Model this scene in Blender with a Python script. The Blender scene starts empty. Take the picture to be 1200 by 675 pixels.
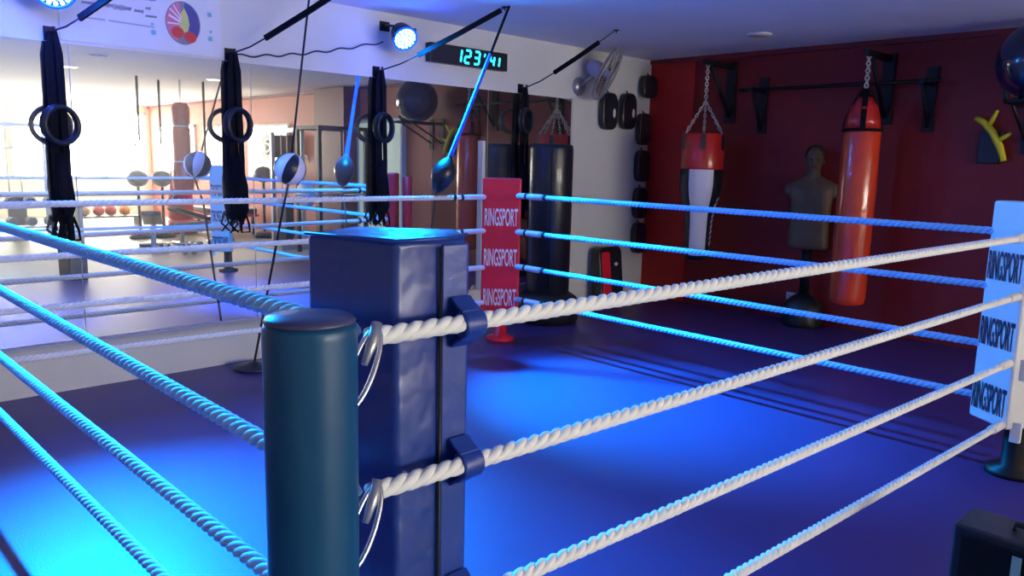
import bpy, math, random
import numpy as np
from mathutils import Vector, Matrix
random.seed(7)
col = bpy.context.scene.collection
PI = math.pi

# ------------------------------------------------------------------ room frame
# the mirror wall and the red wall meet in a corner; (a, b, z) are metres from it:
# a runs along the mirror wall, b runs into the room along the red wall
C0 = Vector((7.2065, 4.8298, 0)); ROT = .0197
EU = Vector((math.cos(ROT), math.sin(ROT), 0)); EW = Vector((-math.sin(ROT), math.cos(ROT), 0))
HC = 2.885
def W(a, b, z): return C0 + EU*a + EW*b + Vector((0, 0, z))

# ------------------------------------------------------------------ mesh builder
class MB:
    def __init__(s): s.v = []; s.f = []; s.sm = []
    def add(s, vs, fs, smooth=False, M=None):
        n = len(s.v)
        for v in vs:
            v = Vector(v); s.v.append(tuple(M @ v if M else v))
        for f in fs: s.f.append([i+n for i in f]); s.sm.append(smooth)
        return s
    def box(s, c, size, M=None):
        x, y, z = [d/2 for d in size]; c = Vector(c)
        vs = [c+Vector((i*x, j*y, k*z)) for i in (-1, 1) for j in (-1, 1) for k in (-1, 1)]
        return s.add(vs, [(0,1,3,2),(4,6,7,5),(0,4,5,1),(2,3,7,6),(0,2,6,4),(1,5,7,3)], False, M)
    def wbox(s, a0, a1, b0, b1, z0, z1):            # box in room coordinates
        vs = [W(a, b, z) for a in (a0, a1) for b in (b0, b1) for z in (z0, z1)]
        return s.add(vs, [(0,1,3,2),(4,6,7,5),(0,4,5,1),(2,3,7,6),(0,2,6,4),(1,5,7,3)])
    def tube(s, pts, r, n=8, closed=False, M=None, up=None, flat=1.0):
        pts = [Vector(p) for p in pts]; N = len(pts)
        rr = r if isinstance(r, (list, tuple)) else [r]*N
        vs = []; fs = []; prev = None
        for i, p in enumerate(pts):
            if closed: t = pts[(i+1) % N]-pts[i-1]
            else: t = pts[min(i+1, N-1)]-pts[max(i-1, 0)]
            if t.length < 1e-9: t = Vector((0, 0, 1))
            t.normalize()
            if prev is None:
                ref = Vector(up) if up else (Vector((0, 0, 1)) if abs(t.z) < .9 else Vector((1, 0, 0)))
            else: ref = prev
            u = ref - t*ref.dot(t)
            if u.length < 1e-6: u = t.orthogonal()
            u.normalize(); w = t.cross(u); prev = u
            for k in range(n):
                a = 2*PI*k/n
                vs.append(p + (u*math.cos(a)*flat + w*math.sin(a))*rr[i])
        m = N if closed else N-1
        for i in range(m):
            for k in range(n):
                a0 = i*n+k; a1 = i*n+(k+1) % n; j = (i+1) % N
                fs.append((a0, a1, j*n+(k+1) % n, j*n+k))
        if not closed:
            fs.append(tuple(range(n-1, -1, -1))); fs.append(tuple((N-1)*n+k for k in range(n)))
        return s.add(vs, fs, True, M)
    def ribbon(s, pts, wid, th, side, M=None):      # flat webbing strap
        pts = [Vector(p) for p in pts]; side = Vector(side).normalized(); vs = []; fs = []; N = len(pts)
        for i, p in enumerate(pts):
            t = (pts[min(i+1, N-1)]-pts[max(i-1, 0)]).normalized()
            sd = (side - t*side.dot(t)).normalized(); nn = t.cross(sd)
            w = wid[i] if isinstance(wid, (list, tuple)) else wid
            for a, b in ((-1,-1),(1,-1),(1,1),(-1,1)): vs.append(p+sd*a*w/2+nn*b*th/2)
        for i in range(N-1):
            for k in range(4): fs.append((i*4+k, i*4+(k+1) % 4, (i+1)*4+(k+1) % 4, (i+1)*4+k))
        fs += [(3,2,1,0), tuple((N-1)*4+k for k in range(4))]
        return s.add(vs, fs, False, M)
    def lathe(s, prof, c=(0,0,0), n=24, M=None, sx=1, sy=1):
        vs = []; fs = []; c = Vector(c)
        for r, z in prof:
            for k in range(n):
                a = 2*PI*k/n; vs.append(c+Vector((r*sx*math.cos(a), r*sy*math.sin(a), z)))
        for i in range(len(prof)-1):
            for k in range(n): fs.append((i*n+k, i*n+(k+1) % n, (i+1)*n+(k+1) % n, (i+1)*n+k))
        fs += [tuple(range(n-1, -1, -1)), tuple((len(prof)-1)*n+k for k in range(n))]
        return s.add(vs, fs, True, M)
    def sphere(s, c, r, M=None, sc=(1,1,1), n=24, m=14):
        prof = [(max(1e-4, r*math.sin(PI*i/m)), -r*math.cos(PI*i/m)) for i in range(m+1)]
        S = Matrix.Translation(Vector(c)) @ Matrix.Diagonal((*sc, 1))
        return s.lathe(prof, n=n, M=(M @ S) if M else S)
    def torus(s, c, R, r, axis=(0,0,1), n=28, m=8):
        ax = Vector(axis).normalized(); u = ax.orthogonal().normalized(); w = ax.cross(u); c = Vector(c)
        return s.tube([c+(u*math.cos(2*PI*i/n)+w*math.sin(2*PI*i/n))*R for i in range(n)], r, m, closed=True, up=tuple(ax))
    def prism(s, poly, z0, z1, M=None):
        n = len(poly); vs = [(x, y, z0) for x, y in poly]+[(x, y, z1) for x, y in poly]
        fs = [tuple(range(n-1, -1, -1)), tuple(range(n, 2*n))]+[(i, (i+1) % n, n+(i+1) % n, n+i) for i in range(n)]
        return s.add(vs, fs, False, M)

def build(name, mb, mat, parent=None, bevel=0, world=True, subsurf=0):
    me = bpy.data.meshes.new(name)
    vs = mb.v
    if parent is not None and world:
        Mi = wm(parent).inverted(); vs = [tuple(Mi @ Vector(v)) for v in vs]
    me.from_pydata(vs, [], mb.f); me.validate(); me.update()
    sm = mb.sm
    if len(me.polygons) == len(sm): me.polygons.foreach_set('use_smooth', sm)
    me.materials.append(mat)
    o = bpy.data.objects.new(name, me); col.objects.link(o)
    if parent is not None: o.parent = parent
    if bevel:
        m = o.modifiers.new('bevel', 'BEVEL'); m.width = bevel; m.segments = 3; m.limit_method = 'ANGLE'
        me.polygons.foreach_set('use_smooth', [True]*len(me.polygons))
        wn = o.modifiers.new('wn', 'WEIGHTED_NORMAL'); wn.keep_sharp = True
    if subsurf:
        m = o.modifiers.new('sub', 'SUBSURF'); m.levels = subsurf; m.render_levels = subsurf
    return o
def wm(o):
    M = Matrix.Translation(o.location) @ o.rotation_euler.to_matrix().to_4x4()
    return wm(o.parent) @ M if o.parent else M
def tag(o, label=None, cat=None, group=None, kind=None):
    if label: o['label'] = label
    if cat: o['category'] = cat
    if group: o['group'] = group
    if kind: o['kind'] = kind
    return o
def empty(name, loc, rz, label, cat, group=None):
    o = bpy.data.objects.new(name, None); o.empty_display_size = .1; col.objects.link(o)
    o.location = loc; o.rotation_euler = (0, 0, rz)
    return tag(o, label, cat, group)
def struct(name, mb, mat, parent=None, bevel=0):
    o = build(name, mb, mat, parent, bevel); o['kind'] = 'structure'; return o
def kids(o): return [c for c in bpy.data.objects if c.parent == o]
def dup(o, loc=None, rz=None, label=None, parent=None):
    c = o.copy(); col.objects.link(c)
    if parent is not None: c.parent = parent
    for ch in kids(o): dup(ch, parent=c)
    if loc is not None: c.location = loc
    if rz is not None: c.rotation_euler = (0, 0, rz)
    if label: c['label'] = label
    return c

# ------------------------------------------------------------------ materials
def mat(name, base, rough=.5, metal=0, spec=.5, noise=.0, nscale=8, bump=0, bscale=30, emit=None, estr=0, sheen=0, coat=0, trans=0):
    m = bpy.data.materials.new(name); m.use_nodes = True; nt = m.node_tree; N = nt.nodes; L = nt.links
    p = N['Principled BSDF']; p.inputs['Base Color'].default_value = (*base, 1)
    p.inputs['Roughness'].default_value = rough; p.inputs['Metallic'].default_value = metal
    p.inputs['Specular IOR Level'].default_value = spec; p.inputs['Coat Weight'].default_value = coat
    p.inputs['Sheen Weight'].default_value = sheen
    tc = N.new('ShaderNodeTexCoord')
    if noise:
        n = N.new('ShaderNodeTexNoise'); n.inputs['Scale'].default_value = nscale; n.inputs['Detail'].default_value = 4
        L.new(tc.outputs['Object'], n.inputs['Vector'])
        mx = N.new('ShaderNodeMix'); mx.data_type = 'RGBA'
        mx.inputs['A'].default_value = (*[c*(1-noise) for c in base], 1); mx.inputs['B'].default_value = (*[min(1, c*(1+noise)) for c in base], 1)
        L.new(n.outputs['Fac'], mx.inputs['Factor']); L.new(mx.outputs['Result'], p.inputs['Base Color'])
    if bump:
        n = N.new('ShaderNodeTexNoise'); n.inputs['Scale'].default_value = bscale; n.inputs['Detail'].default_value = 3
        L.new(tc.outputs['Object'], n.inputs['Vector'])
        b = N.new('ShaderNodeBump'); b.inputs['Strength'].default_value = bump; b.inputs['Distance'].default_value = .02
        L.new(n.outputs['Fac'], b.inputs['Height']); L.new(b.outputs['Normal'], p.inputs['Normal'])
    if emit: p.inputs['Emission Color'].default_value = (*emit, 1); p.inputs['Emission Strength'].default_value = estr
    return m
M = {}
VL = [(-4.55, -5.6), (-2.21, -7.39), (-4.39, -7.48), (-1.02, -1.95)]
M['white_wall'] = mat('white_wall', (.74,.73,.68), .6, noise=.05, nscale=3, bump=.05, bscale=40)
M['ceiling'] = mat('ceiling_paint', (.82,.82,.9), .8, noise=.06, nscale=2, bump=.1, bscale=60)
M['red_wall'] = mat('red_wall', (.2,.004,.003), .55, noise=.18, nscale=2.5, bump=.08, bscale=25)
M['pillar'] = mat('pillar_red', (.16,.008,.012), .5, noise=.15)
M['cream'] = mat('cream_paint', (.72,.66,.48), .6, noise=.06, nscale=3)
M['blue_vinyl'] = mat('blue_vinyl', (.006,.032,.22), .36, noise=.25, nscale=5, bump=.9, bscale=6, spec=.8)
M['blue_flap'] = mat('blue_vinyl_flap', (.01,.04,.26), .38, noise=.2, nscale=9, bump=.25, bscale=14)
M['teal_vinyl'] = mat('teal_vinyl', (.002,.06,.15), .4, spec=.35, noise=.12, nscale=6, bump=.06, bscale=18, coat=.1)
M['post_cap'] = mat('post_cap', (.05,.05,.12), .35, noise=.1)
M['red_vinyl'] = mat('red_vinyl', (.78,.012,.035), .4, noise=.1, bump=.1, bscale=9)
M['white_vinyl'] = mat('white_vinyl', (.8,.78,.74), .4, noise=.05, bump=.1, bscale=9)
M['lettering'] = mat('lettering_white', (.85,.8,.82), .5, noise=.05)
M['dark_lettering'] = mat('lettering_dark', (.015,.012,.05), .5, noise=.1)
M['rope'] = mat('rope_fibre', (.88,.86,.8), .6, noise=.06, nscale=60, bump=.15, bscale=250, sheen=.3)
M['rope_led_tint'] = mat('rope_fibre_led_tint', (.34,.62,.9), .6, noise=.06, nscale=60, bump=.15, bscale=250)  # cyan LED light on the ropes put into their base colour
M['sleeve'] = mat('rope_sleeve', (.62,.6,.75), .4, noise=.08)
M['tie'] = mat('black_tie', (.01,.01,.012), .5, noise=.2)
M['black_vinyl'] = mat('black_vinyl', (.012,.013,.02), .32, noise=.2, bump=.12, bscale=10, coat=.2)
M['black_web'] = mat('black_webbing', (.006,.006,.009), .85, spec=.15, noise=.3, nscale=60)
M['black_plastic'] = mat('black_plastic', (.015,.015,.018), .4, noise=.15)
M['black_metal'] = mat('black_metal', (.014,.012,.014), .45, metal=.4, noise=.2)
M['chrome'] = mat('chrome', (.75,.74,.74), .22, metal=1, noise=.05)
M['chain'] = mat('chain_steel', (.7,.66,.6), .35, metal=.9, noise=.1)
M['bag_red'] = mat('bag_red', (.6,.02,.015), .3, noise=.15, bump=.2, bscale=8, coat=.4)
M['bag_orange'] = mat('bag_orange_red', (.72,.05,.015), .22, noise=.15, bump=.45, bscale=6, coat=.7)
M['bag_white'] = mat('bag_white', (.78,.76,.78), .4, noise=.04)
M['skin'] = mat('rubber_skin', (.14,.085,.045), .5, noise=.2, nscale=12)
M['hair'] = mat('rubber_hair', (.03,.02,.014), .6, noise=.2)
M['grey_metal'] = mat('grey_metal', (.45,.45,.46), .35, metal=.7, noise=.1)
M['fan_blade'] = mat('fan_blade', (.2,.12,.1), .4, noise=.1)
M['fan_motor'] = mat('fan_motor', (.3,.34,.62), .4, noise=.1)
M['yellow'] = mat('yellow_plastic', (.85,.68,.02), .45, noise=.1)
M['dark_ball'] = mat('dark_ball', (.012,.016,.05), .16, noise=.2, coat=.6)
M['grey_ball'] = mat('grey_ball', (.09,.11,.1), .4, noise=.15)
M['strap_blue'] = mat('blue_elastic', (.03,.09,.85), .5, noise=.15, nscale=40)
M['tan'] = mat('tan_leather', (.45,.27,.12), .5, noise=.15)
M['red_ball'] = mat('red_rubber', (.55,.03,.02), .5, noise=.15)
M['orange_ball'] = mat('orange_rubber', (.8,.27,.02), .5, noise=.15)
M['pale_door'] = mat('pale_door', (.4,.46,.38), .4, noise=.08, emit=(.65,.8,.6), estr=.4)  # faint glow put in for light from the room behind
M['banner'] = mat('banner_vinyl', (.74,.76,.8), .5, noise=.04)
M['print_grey'] = mat('print_grey', (.3,.3,.38), .6, noise=.2)
M['print_line'] = mat('print_line', (.42,.44,.5), .6, noise=.1)
M['print_cyan'] = mat('print_cyan', (.18,.5,.62), .6, noise=.2)
M['print_navy'] = mat('print_navy', (.07,.07,.28), .6, noise=.15)
M['print_pink'] = mat('print_pink', (.72,.2,.3), .6, noise=.15)
M['print_red'] = mat('print_red', (.7,.05,.05), .6, noise=.15)
M['print_yellow'] = mat('print_yellow', (.7,.66,.2), .6, noise=.15)
M['print_rim'] = mat('print_rim', (.22,.24,.3), .6, noise=.15)
M['pane'] = mat('daylit_pane', (.9,.9,.9), .3, noise=.03, emit=(1,.95,.85), estr=24)
M['pane_side'] = mat('daylit_side_pane', (.9,.85,.7), .3, noise=.03, emit=(1,.88,.62), estr=6)
M['blind'] = mat('cream_blind', (.8,.7,.45), .6, noise=.05, emit=(1,.85,.5), estr=1.1)
M['seg'] = mat('cyan_segment', (.1,.8,.9), .4, noise=.05, emit=(.02,.75,1), estr=2.2)
M['led_white'] = mat('led_bulb', (.8,.95,1), .3, noise=.05, emit=(.35,.9,1), estr=9)
M['led_lens'] = mat('led_lens', (.02,.05,.5), .2, noise=.05, emit=(.0,.06,1), estr=1.6)
M['led_halo'] = mat('led_halo', (.01,.05,.6), .4, noise=.05, emit=(0,.1,1), estr=1.3)
M['trim'] = mat('trim_paint', (.7,.68,.6), .5, noise=.05)
M['socket'] = mat('socket_white', (.6,.58,.6), .4, noise=.04)

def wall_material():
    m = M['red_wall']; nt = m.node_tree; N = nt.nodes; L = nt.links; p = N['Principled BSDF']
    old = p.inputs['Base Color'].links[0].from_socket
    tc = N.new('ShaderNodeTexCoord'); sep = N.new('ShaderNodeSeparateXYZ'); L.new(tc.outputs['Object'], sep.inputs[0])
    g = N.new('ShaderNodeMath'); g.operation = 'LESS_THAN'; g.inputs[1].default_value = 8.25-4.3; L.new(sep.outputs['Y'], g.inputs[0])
    x = N.new('ShaderNodeMix'); x.data_type = 'RGBA'; L.new(old, x.inputs['A']); x.inputs['B'].default_value = (.52,.13,.065,1)  # window light on the far stretch put into the colour as orange
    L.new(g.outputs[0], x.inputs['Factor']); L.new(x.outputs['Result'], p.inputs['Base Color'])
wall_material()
def floor_material():
    m = bpy.data.materials.new('floor_vinyl'); m.use_nodes = True; nt = m.node_tree; N = nt.nodes; L = nt.links
    p = N['Principled BSDF']; tc = N.new('ShaderNodeTexCoord')
    sep = N.new('ShaderNodeSeparateXYZ'); L.new(tc.outputs['Object'], sep.inputs[0])
    def step(sock, at):
        g = N.new('ShaderNodeMath'); g.operation = 'GREATER_THAN'; g.inputs[1].default_value = at; L.new(sock, g.inputs[0]); return g.outputs[0]
    def mixc(f, A, B):
        x = N.new('ShaderNodeMix'); x.data_type = 'RGBA'
        for k, v in (('A', A), ('B', B)):
            if isinstance(v, tuple): x.inputs[k].default_value = (*v, 1)
            else: L.new(v, x.inputs[k])
        L.new(f, x.inputs['Factor']); return x.outputs['Result']
    n1 = N.new('ShaderNodeTexNoise'); n1.inputs['Scale'].default_value = 2.2; n1.inputs['Detail'].default_value = 6; L.new(tc.outputs['Object'], n1.inputs['Vector'])
    n2 = N.new('ShaderNodeTexNoise'); n2.inputs['Scale'].default_value = 120; n2.inputs['Detail'].default_value = 2; L.new(tc.outputs['Object'], n2.inputs['Vector'])
    canvas = mixc(n1.outputs['Fac'], (.05,.02,.1), (.09,.04,.17))
    canvas = mixc(n2.outputs['Fac'], canvas, (.06,.03,.13))
    pale = mixc(n1.outputs['Fac'], (.5,.47,.38), (.62,.58,.46))
    green = mixc(n1.outputs['Fac'], (.13,.15,.12), (.2,.22,.17))
    c1 = mixc(step(sep.outputs['Y'], -8.3), green, pale)       # room coordinate b
    c2 = mixc(step(sep.outputs['Y'], -5.75), c1, canvas)
    L.new(c2, p.inputs['Base Color'])
    p.inputs['Roughness'].default_value = .42; p.inputs['Specular IOR Level'].default_value = .5
    b = N.new('ShaderNodeBump'); b.inputs['Strength'].default_value = .15; b.inputs['Distance'].default_value = .01
    L.new(n2.outputs['Fac'], b.inputs['Height']); L.new(b.outputs['Normal'], p.inputs['Normal'])
    return m
M['floor'] = floor_material()
def mirror_material():
    m = bpy.data.materials.new('mirror_glass'); m.use_nodes = True; nt = m.node_tree; N = nt.nodes; L = nt.links
    p = N['Principled BSDF']; p.inputs['Base Color'].default_value = (.9,.92,.9,1); p.inputs['Metallic'].default_value = 1; p.inputs['Roughness'].default_value = .012
    d = N.new('ShaderNodeBsdfDiffuse'); d.inputs['Color'].default_value = (.8,.8,.8,1)
    tc = N.new('ShaderNodeTexCoord'); n = N.new('ShaderNodeTexNoise'); n.inputs['Scale'].default_value = 3; L.new(tc.outputs['Object'], n.inputs['Vector'])
    mp = N.new('ShaderNodeMapRange'); mp.inputs['To Min'].default_value = .0; mp.inputs['To Max'].default_value = .04; L.new(n.outputs['Fac'], mp.inputs['Value'])
    mx = N.new('ShaderNodeMixShader'); L.new(mp.outputs['Result'], mx.inputs['Fac']); L.new(p.outputs[0], mx.inputs[1]); L.new(d.outputs[0], mx.inputs[2])
    g = N.new('ShaderNodeBsdfGlossy'); g.inputs['Color'].default_value = (.9,.9,.92,1); g.inputs['Roughness'].default_value = .24
    m2 = N.new('ShaderNodeMixShader'); m2.inputs['Fac'].default_value = .055; L.new(mx.outputs[0], m2.inputs[1]); L.new(g.outputs[0], m2.inputs[2])
    L.new(m2.outputs[0], N['Material Output'].inputs['Surface'])
    return m
M['mirror'] = mirror_material()
def beachball_material():                      # black and white gores
    m = bpy.data.materials.new('striped_ball'); m.use_nodes = True; nt = m.node_tree; N = nt.nodes; L = nt.links
    p = N['Principled BSDF']; p.inputs['Roughness'].default_value = .35; tc = N.new('ShaderNodeTexCoord'); sep = N.new('ShaderNodeSeparateXYZ')
    L.new(tc.outputs['Object'], sep.inputs[0])
    at = N.new('ShaderNodeMath'); at.operation = 'ARCTAN2'; L.new(sep.outputs['Y'], at.inputs[0]); L.new(sep.outputs['X'], at.inputs[1])
    mu = N.new('ShaderNodeMath'); mu.operation = 'MULTIPLY_ADD'; mu.inputs[1].default_value = 4; mu.inputs[2].default_value = .4; L.new(at.outputs[0], mu.inputs[0])
    si = N.new('ShaderNodeMath'); si.operation = 'SINE'; L.new(mu.outputs[0], si.inputs[0])
    g = N.new('ShaderNodeMath'); g.operation = 'GREATER_THAN'; g.inputs[1].default_value = 0; L.new(si.outputs[0], g.inputs[0])
    x = N.new('ShaderNodeMix'); x.data_type = 'RGBA'; x.inputs['A'].default_value = (.02,.02,.035,1); x.inputs['B'].default_value = (.8,.8,.84,1)
    L.new(g.outputs[0], x.inputs['Factor']); L.new(x.outputs['Result'], p.inputs['Base Color']); return m
M['striped'] = beachball_material()

# ------------------------------------------------------------------ room shell
A0, B0 = -13.0, -16.5
o = bpy.data.objects.new('floor', None)
fm = bpy.data.meshes.new('floor')
fm.from_pydata([(A0-.3,B0-.3,-.1),(.3,B0-.3,-.1),(.3,.3,-.1),(A0-.3,.3,-.1),(A0-.3,B0-.3,0),(.3,B0-.3,0),(.3,.3,0),(A0-.3,.3,0)], [],
               [(3,2,1,0),(4,5,6,7),(0,1,5,4),(1,2,6,5),(2,3,7,6),(3,0,4,7)])
fm.materials.append(M['floor']); bpy.data.objects.remove(o)
fl = bpy.data.objects.new('floor', fm); col.objects.link(fl); fl.location = C0; fl.rotation_euler = (0, 0, ROT); fl['kind'] = 'structure'
struct('ceiling', MB().wbox(A0-.3, .3, B0-.3, .3, HC, HC+.12), M['ceiling'])
struct('wall_back', MB().wbox(A0-.3, .3, 0, .25, 0, HC), M['white_wall'])
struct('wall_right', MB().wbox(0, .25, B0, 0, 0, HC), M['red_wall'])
struct('wall_left', MB().wbox(A0-.25, A0, B0, 0, 0, HC), M['white_wall'])
struct('wall_front', MB().wbox(A0-.3, .3, B0-.25, B0, 0, HC), M['cream'])
struct('trim_1', MB().wbox(-9.0, -1.44, -.05, 0, .325, .345), M['trim'])           # ledge under the mirrors
struct('trim_2', MB().wbox(-.05, 0, B0, 0, HC-.05, HC), M['pillar'])               # dark cornice on the red wall
M['red_panel'] = mat('red_panel', (.42,.008,.005), .5, noise=.15)
struct('trim_6', MB().wbox(-.02, 0, -.62, -.0, .0, HC-.05), M['red_panel'])      # brighter red pilaster in the corner
struct('trim_3', MB().wbox(-1.47, -1.44, -.02, 0, .345, 2.33), M['trim'])
# red pillar and window openings far along the red wall, behind the camera, seen in the mirrors
struct('trim_4', MB().wbox(-.35, 0, -7.35, -6.35, 0, HC-.02), M['pillar'])
def window(n, mbf, frames, pane, pm):
    w = struct('window_%d' % n, frames, M['trim'])
    p = build('window_pane', pane, pm, w); p['kind'] = 'structure'
    return w
def side_window(n, b0, b1, z0, z1, pm):
    f = MB(); t = .05
    f.wbox(-.04, 0, b0, b1, z1-t, z1).wbox(-.04, 0, b0, b1, z0, z0+t)
    for b in (b0, (b0+b1)/2-t/2, b1-t): f.wbox(-.04, 0, b, b+t, z0, z1)
    window(n, None, f, MB().wbox(-.018, -.004, b0+.01, b1-.01, z0+.01, z1-.01), pm)
side_window(1, -10.7, -8.9, 1.15, 2.3, M['pane_side'])
side_window(2, -13.0, -11.3, 1.15, 2.3, M['pane_side'])
side_window(3, -16.0, -13.5, .95, 2.35, M['pane'])
def end_window(n, a0, a1, z0, z1):
    f = MB(); t = .06; b = B0
    f.wbox(a0, a1, b, b+.05, z1-t, z1).wbox(a0, a1, b, b+.05, z0, z0+t).wbox(a0, a1, b, b+.05, 1.75, 1.79)
    k = max(2, round((a1-a0)/1.1))
    for i in range(k+1): x = a0+(a1-a0-t)*i/k; f.wbox(x, x+t, b, b+.05, z0, z1)
    window(n, None, f, MB().wbox(a0+.01, a1-.01, b+.004, b+.02, z0+.01, z1-.01), M['pane'])
end_window(4, -3.3, -.1, .95, 2.7)
end_window(5, -6.8, -3.4, .95, 2.7)
bl = build('roller_blind', MB().wbox(-2.35, -1.3, B0+.052, B0+.08, 1.95, 2.7), M['blind'])
tag(bl, 'cream roller blind half drawn over the bright end window, seen in the mirror', 'blind')
# pale door beyond the ring
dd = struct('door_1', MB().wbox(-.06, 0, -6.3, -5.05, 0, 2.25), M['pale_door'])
build('door_frame', MB().wbox(-.08, 0, -6.36, -6.3, 0, 2.31).wbox(-.08, 0, -5.05, -4.99, 0, 2.31).wbox(-.08, 0, -6.36, -4.99, 2.25, 2.31), M['trim'], dd)['kind'] = 'structure'
build('door_handle', MB().wbox(-.11, -.06, -5.25, -5.13, 1.02, 1.05), M['chrome'], dd)['kind'] = 'structure'

# ------------------------------------------------------------------ mirrors
seams = [-9.0, -7.72, -6.46, -5.2, -3.96, -2.72, -1.47]
mnames = ['tall wall mirror panel farthest left, beyond the first hanging strap set',
          'leftmost visible wall mirror panel behind the blue lit strap and ring set',
          'wall mirror panel below the round emblem, reflecting the red heavy bag',
          'wall mirror panel behind the black and white striped ball',
          'wall mirror panel below the digital timer, reflecting the dark exercise ball',
          'rightmost wall mirror panel behind the standing black punching bags']
for i in range(6):
    m = build('mirror_panel', MB().wbox(seams[i]+.003, seams[i+1]-.003, -.012, -.001, .35, 2.325), M['mirror'])
    tag(m, mnames[i], 'mirror')

struct('trim_reflection', MB().wbox(-2.815, -2.775, -.045, -.013, .35, 1.83), M['trim'])      # added pale strip standing in for a pole's reflection

# ------------------------------------------------------------------ ring
N_, B_, L_, R_ = Vector((0,0,0)), Vector((4.006,-.08,0)), Vector((-.085,4.1,0)), Vector((4.017,4.014,0))
def rope_mb(P, Q, r, lay=.105):
    P = Vector(P); Q = Vector(Q); t = (Q-P); Ln = t.length; t.normalize()
    u = Vector((0,0,1)); u = (u-t*u.dot(t)).normalized(); w = t.cross(u); mb = MB()
    n = int(Ln/lay*9); n = max(n, 4)
    for s in range(3):
        pts = []
        for i in range(n+1):
            x = Ln*i/n; a = -2*PI*x/lay+2*PI*s/3
            pts.append(P+t*x+(u*math.cos(a)+w*math.sin(a))*r*.44)
        mb.tube(pts, r*.58, 8)
    return mb
def sleeve(P, Q, s0, s1, r, name, mt, parent):
    t = (Q-P).normalized(); return build(name, MB().tube([P+t*s0, P+t*(s0+.004), P+t*(s1-.004), P+t*s1], [r*.8, r, r, r*.8], 12), mt, parent)
hts = {'NB': [(1.314,1.314),(1.020,1.010),(.720,.656),(.418,.320)], 'NL': [(1.318,1.305),(1.004,1.028),(.697,.699),(.414,.399)],
       'RB': [(1.339,1.327),(1.019,1.034),(.712,.711),(.416,.420)], 'LR': [(1.319,1.321),(1.005,1.024),(.699,.696),(.404,.379)]}
P4 = {'N': N_, 'B': B_, 'L': L_, 'R': R_}
order = ['top rope', 'second rope from the top', 'third rope from the top', 'bottom rope']
side_txt = {'NB': 'white twisted ring rope from near post to right edge pad, ',
            'NL': 'cyan lit ring rope going left from near round post, ',
            'RB': 'cyan lit ring rope right of the red corner pad, ',
            'LR': 'pale ring rope left of the red corner pad, '}
trim_ends = {'NB': (.0, .12), 'NL': (.05, .1), 'RB': (.16, .12), 'LR': (.12, .17)}
for k in ('NB', 'NL', 'RB', 'LR'):
    for i in range(4):
        P = P4[k[0]].copy(); Q = P4[k[1]].copy(); P.z, Q.z = hts[k][i]; t = (Q-P).normalized(); Ln = (Q-P).length
        e0, e1 = trim_ends[k]; rad = .0185 if k == 'NB' else .021
        o = build('ring_rope', rope_mb(P+t*e0, Q-t*e1, rad), M['rope_led_tint' if k in ('NL', 'RB') else 'rope'])
        tag(o, side_txt[k]+order[i], 'rope')
        if k == 'RB':
            sleeve(P, Q, .14, .5, rad*1.25, 'rope_sleeve', M['sleeve'], o)
            for s in (.3, .52): sleeve(P, Q, s, s+.03, rad*1.45, 'rope_tie', M['tie'], o)
        if k == 'LR':
            for s in (.48, .56): sleeve(P, Q, Ln-s, Ln-s+.025, rad*1.4, 'rope_tie', M['tie'], o)
            sleeve(P, Q, Ln-.46, Ln-.14, rad*1.1, 'rope_sleeve', M['sleeve'], o)
        if k == 'NB':
            sleeve(P, Q, Ln-.3, Ln-.1, rad*1.3, 'rope_sleeve', M['white_vinyl'], o)

# near round post
pp = Vector((-.155, -.076, 0))
t = empty('ring_post', pp, 0, 'tall round ring post wrapped in dark teal vinyl, nearest the camera', 'ring post')
R0 = .0735
build('post_padding', MB().lathe([(R0*.96,.03),(R0,.05),(R0,1.355),(R0*.985,1.368),(R0*.95,1.374)], pp, 40), M['teal_vinyl'], t)
build('post_cap', MB().lathe([(R0*.95,1.3745),(R0*.97,1.378),(R0*.9,1.384),(R0*.3,1.387)], pp, 40), M['post_cap'], t)
build('post_base', MB().lathe([(.12,0),(.12,.02),(.09,.03)], pp, 32), M['black_metal'], t)

def at_dir(c, ang): return Matrix.Translation(c) @ Matrix.Rotation(ang, 4, 'Z')
# near corner pad (seen from outside the ring)
t = empty('corner_pad', (.18,.18,0), 0, 'large navy blue vinyl corner pad behind the round teal post', 'corner pad')
poly = [(.03,.27),(.045,.13),(.092,.048),(.2,.044),(.2,.2),(.14,.36)]
build('pad_body', MB().prism([(.03,.27),(.092,.044),(.206,.042),(.30,.09),(.37,.2),(.2,.37)], .01, 1.478), M['blue_vinyl'], t, bevel=.014)
build('pad_flap', MB().prism([(.196,.036),(.262,.034),(.275,.05),(.205,.052)], .012, 1.468), M['blue_flap'], t, bevel=.006)
build('seam', MB().tube([(.193,.036,.14),(.193,.036,1.462)], .0035, 6), M['tie'], t)
build('piping', MB().tube([(.028,.27,1.478),(.09,.041,1.478),(.206,.038,1.478),(.30,.087,1.478)], .004, 6), M['blue_flap'], t)
for i in range(4):
    z = hts['NB'][i][0]-.004
    m = MB()
    m.tube([(.212,-.003,z-.0),(.216,-.003,z),(.262,-.003,z),(.266,-.003,z)], [.021,.024,.024,.021], 18, flat=1.2)
    m.ribbon([(.238,.03,z+.05),(.238,.012,z+.036),(.238,-.008,z+.026)], .05, .006, (1,0,0))
    m.ribbon([(.238,-.008,z-.026),(.238,.012,z-.036),(.238,.03,z-.05)], .05, .006, (1,0,0))
    build('rope_wrap', m, M['blue_flap'], t, bevel=.002)
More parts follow.
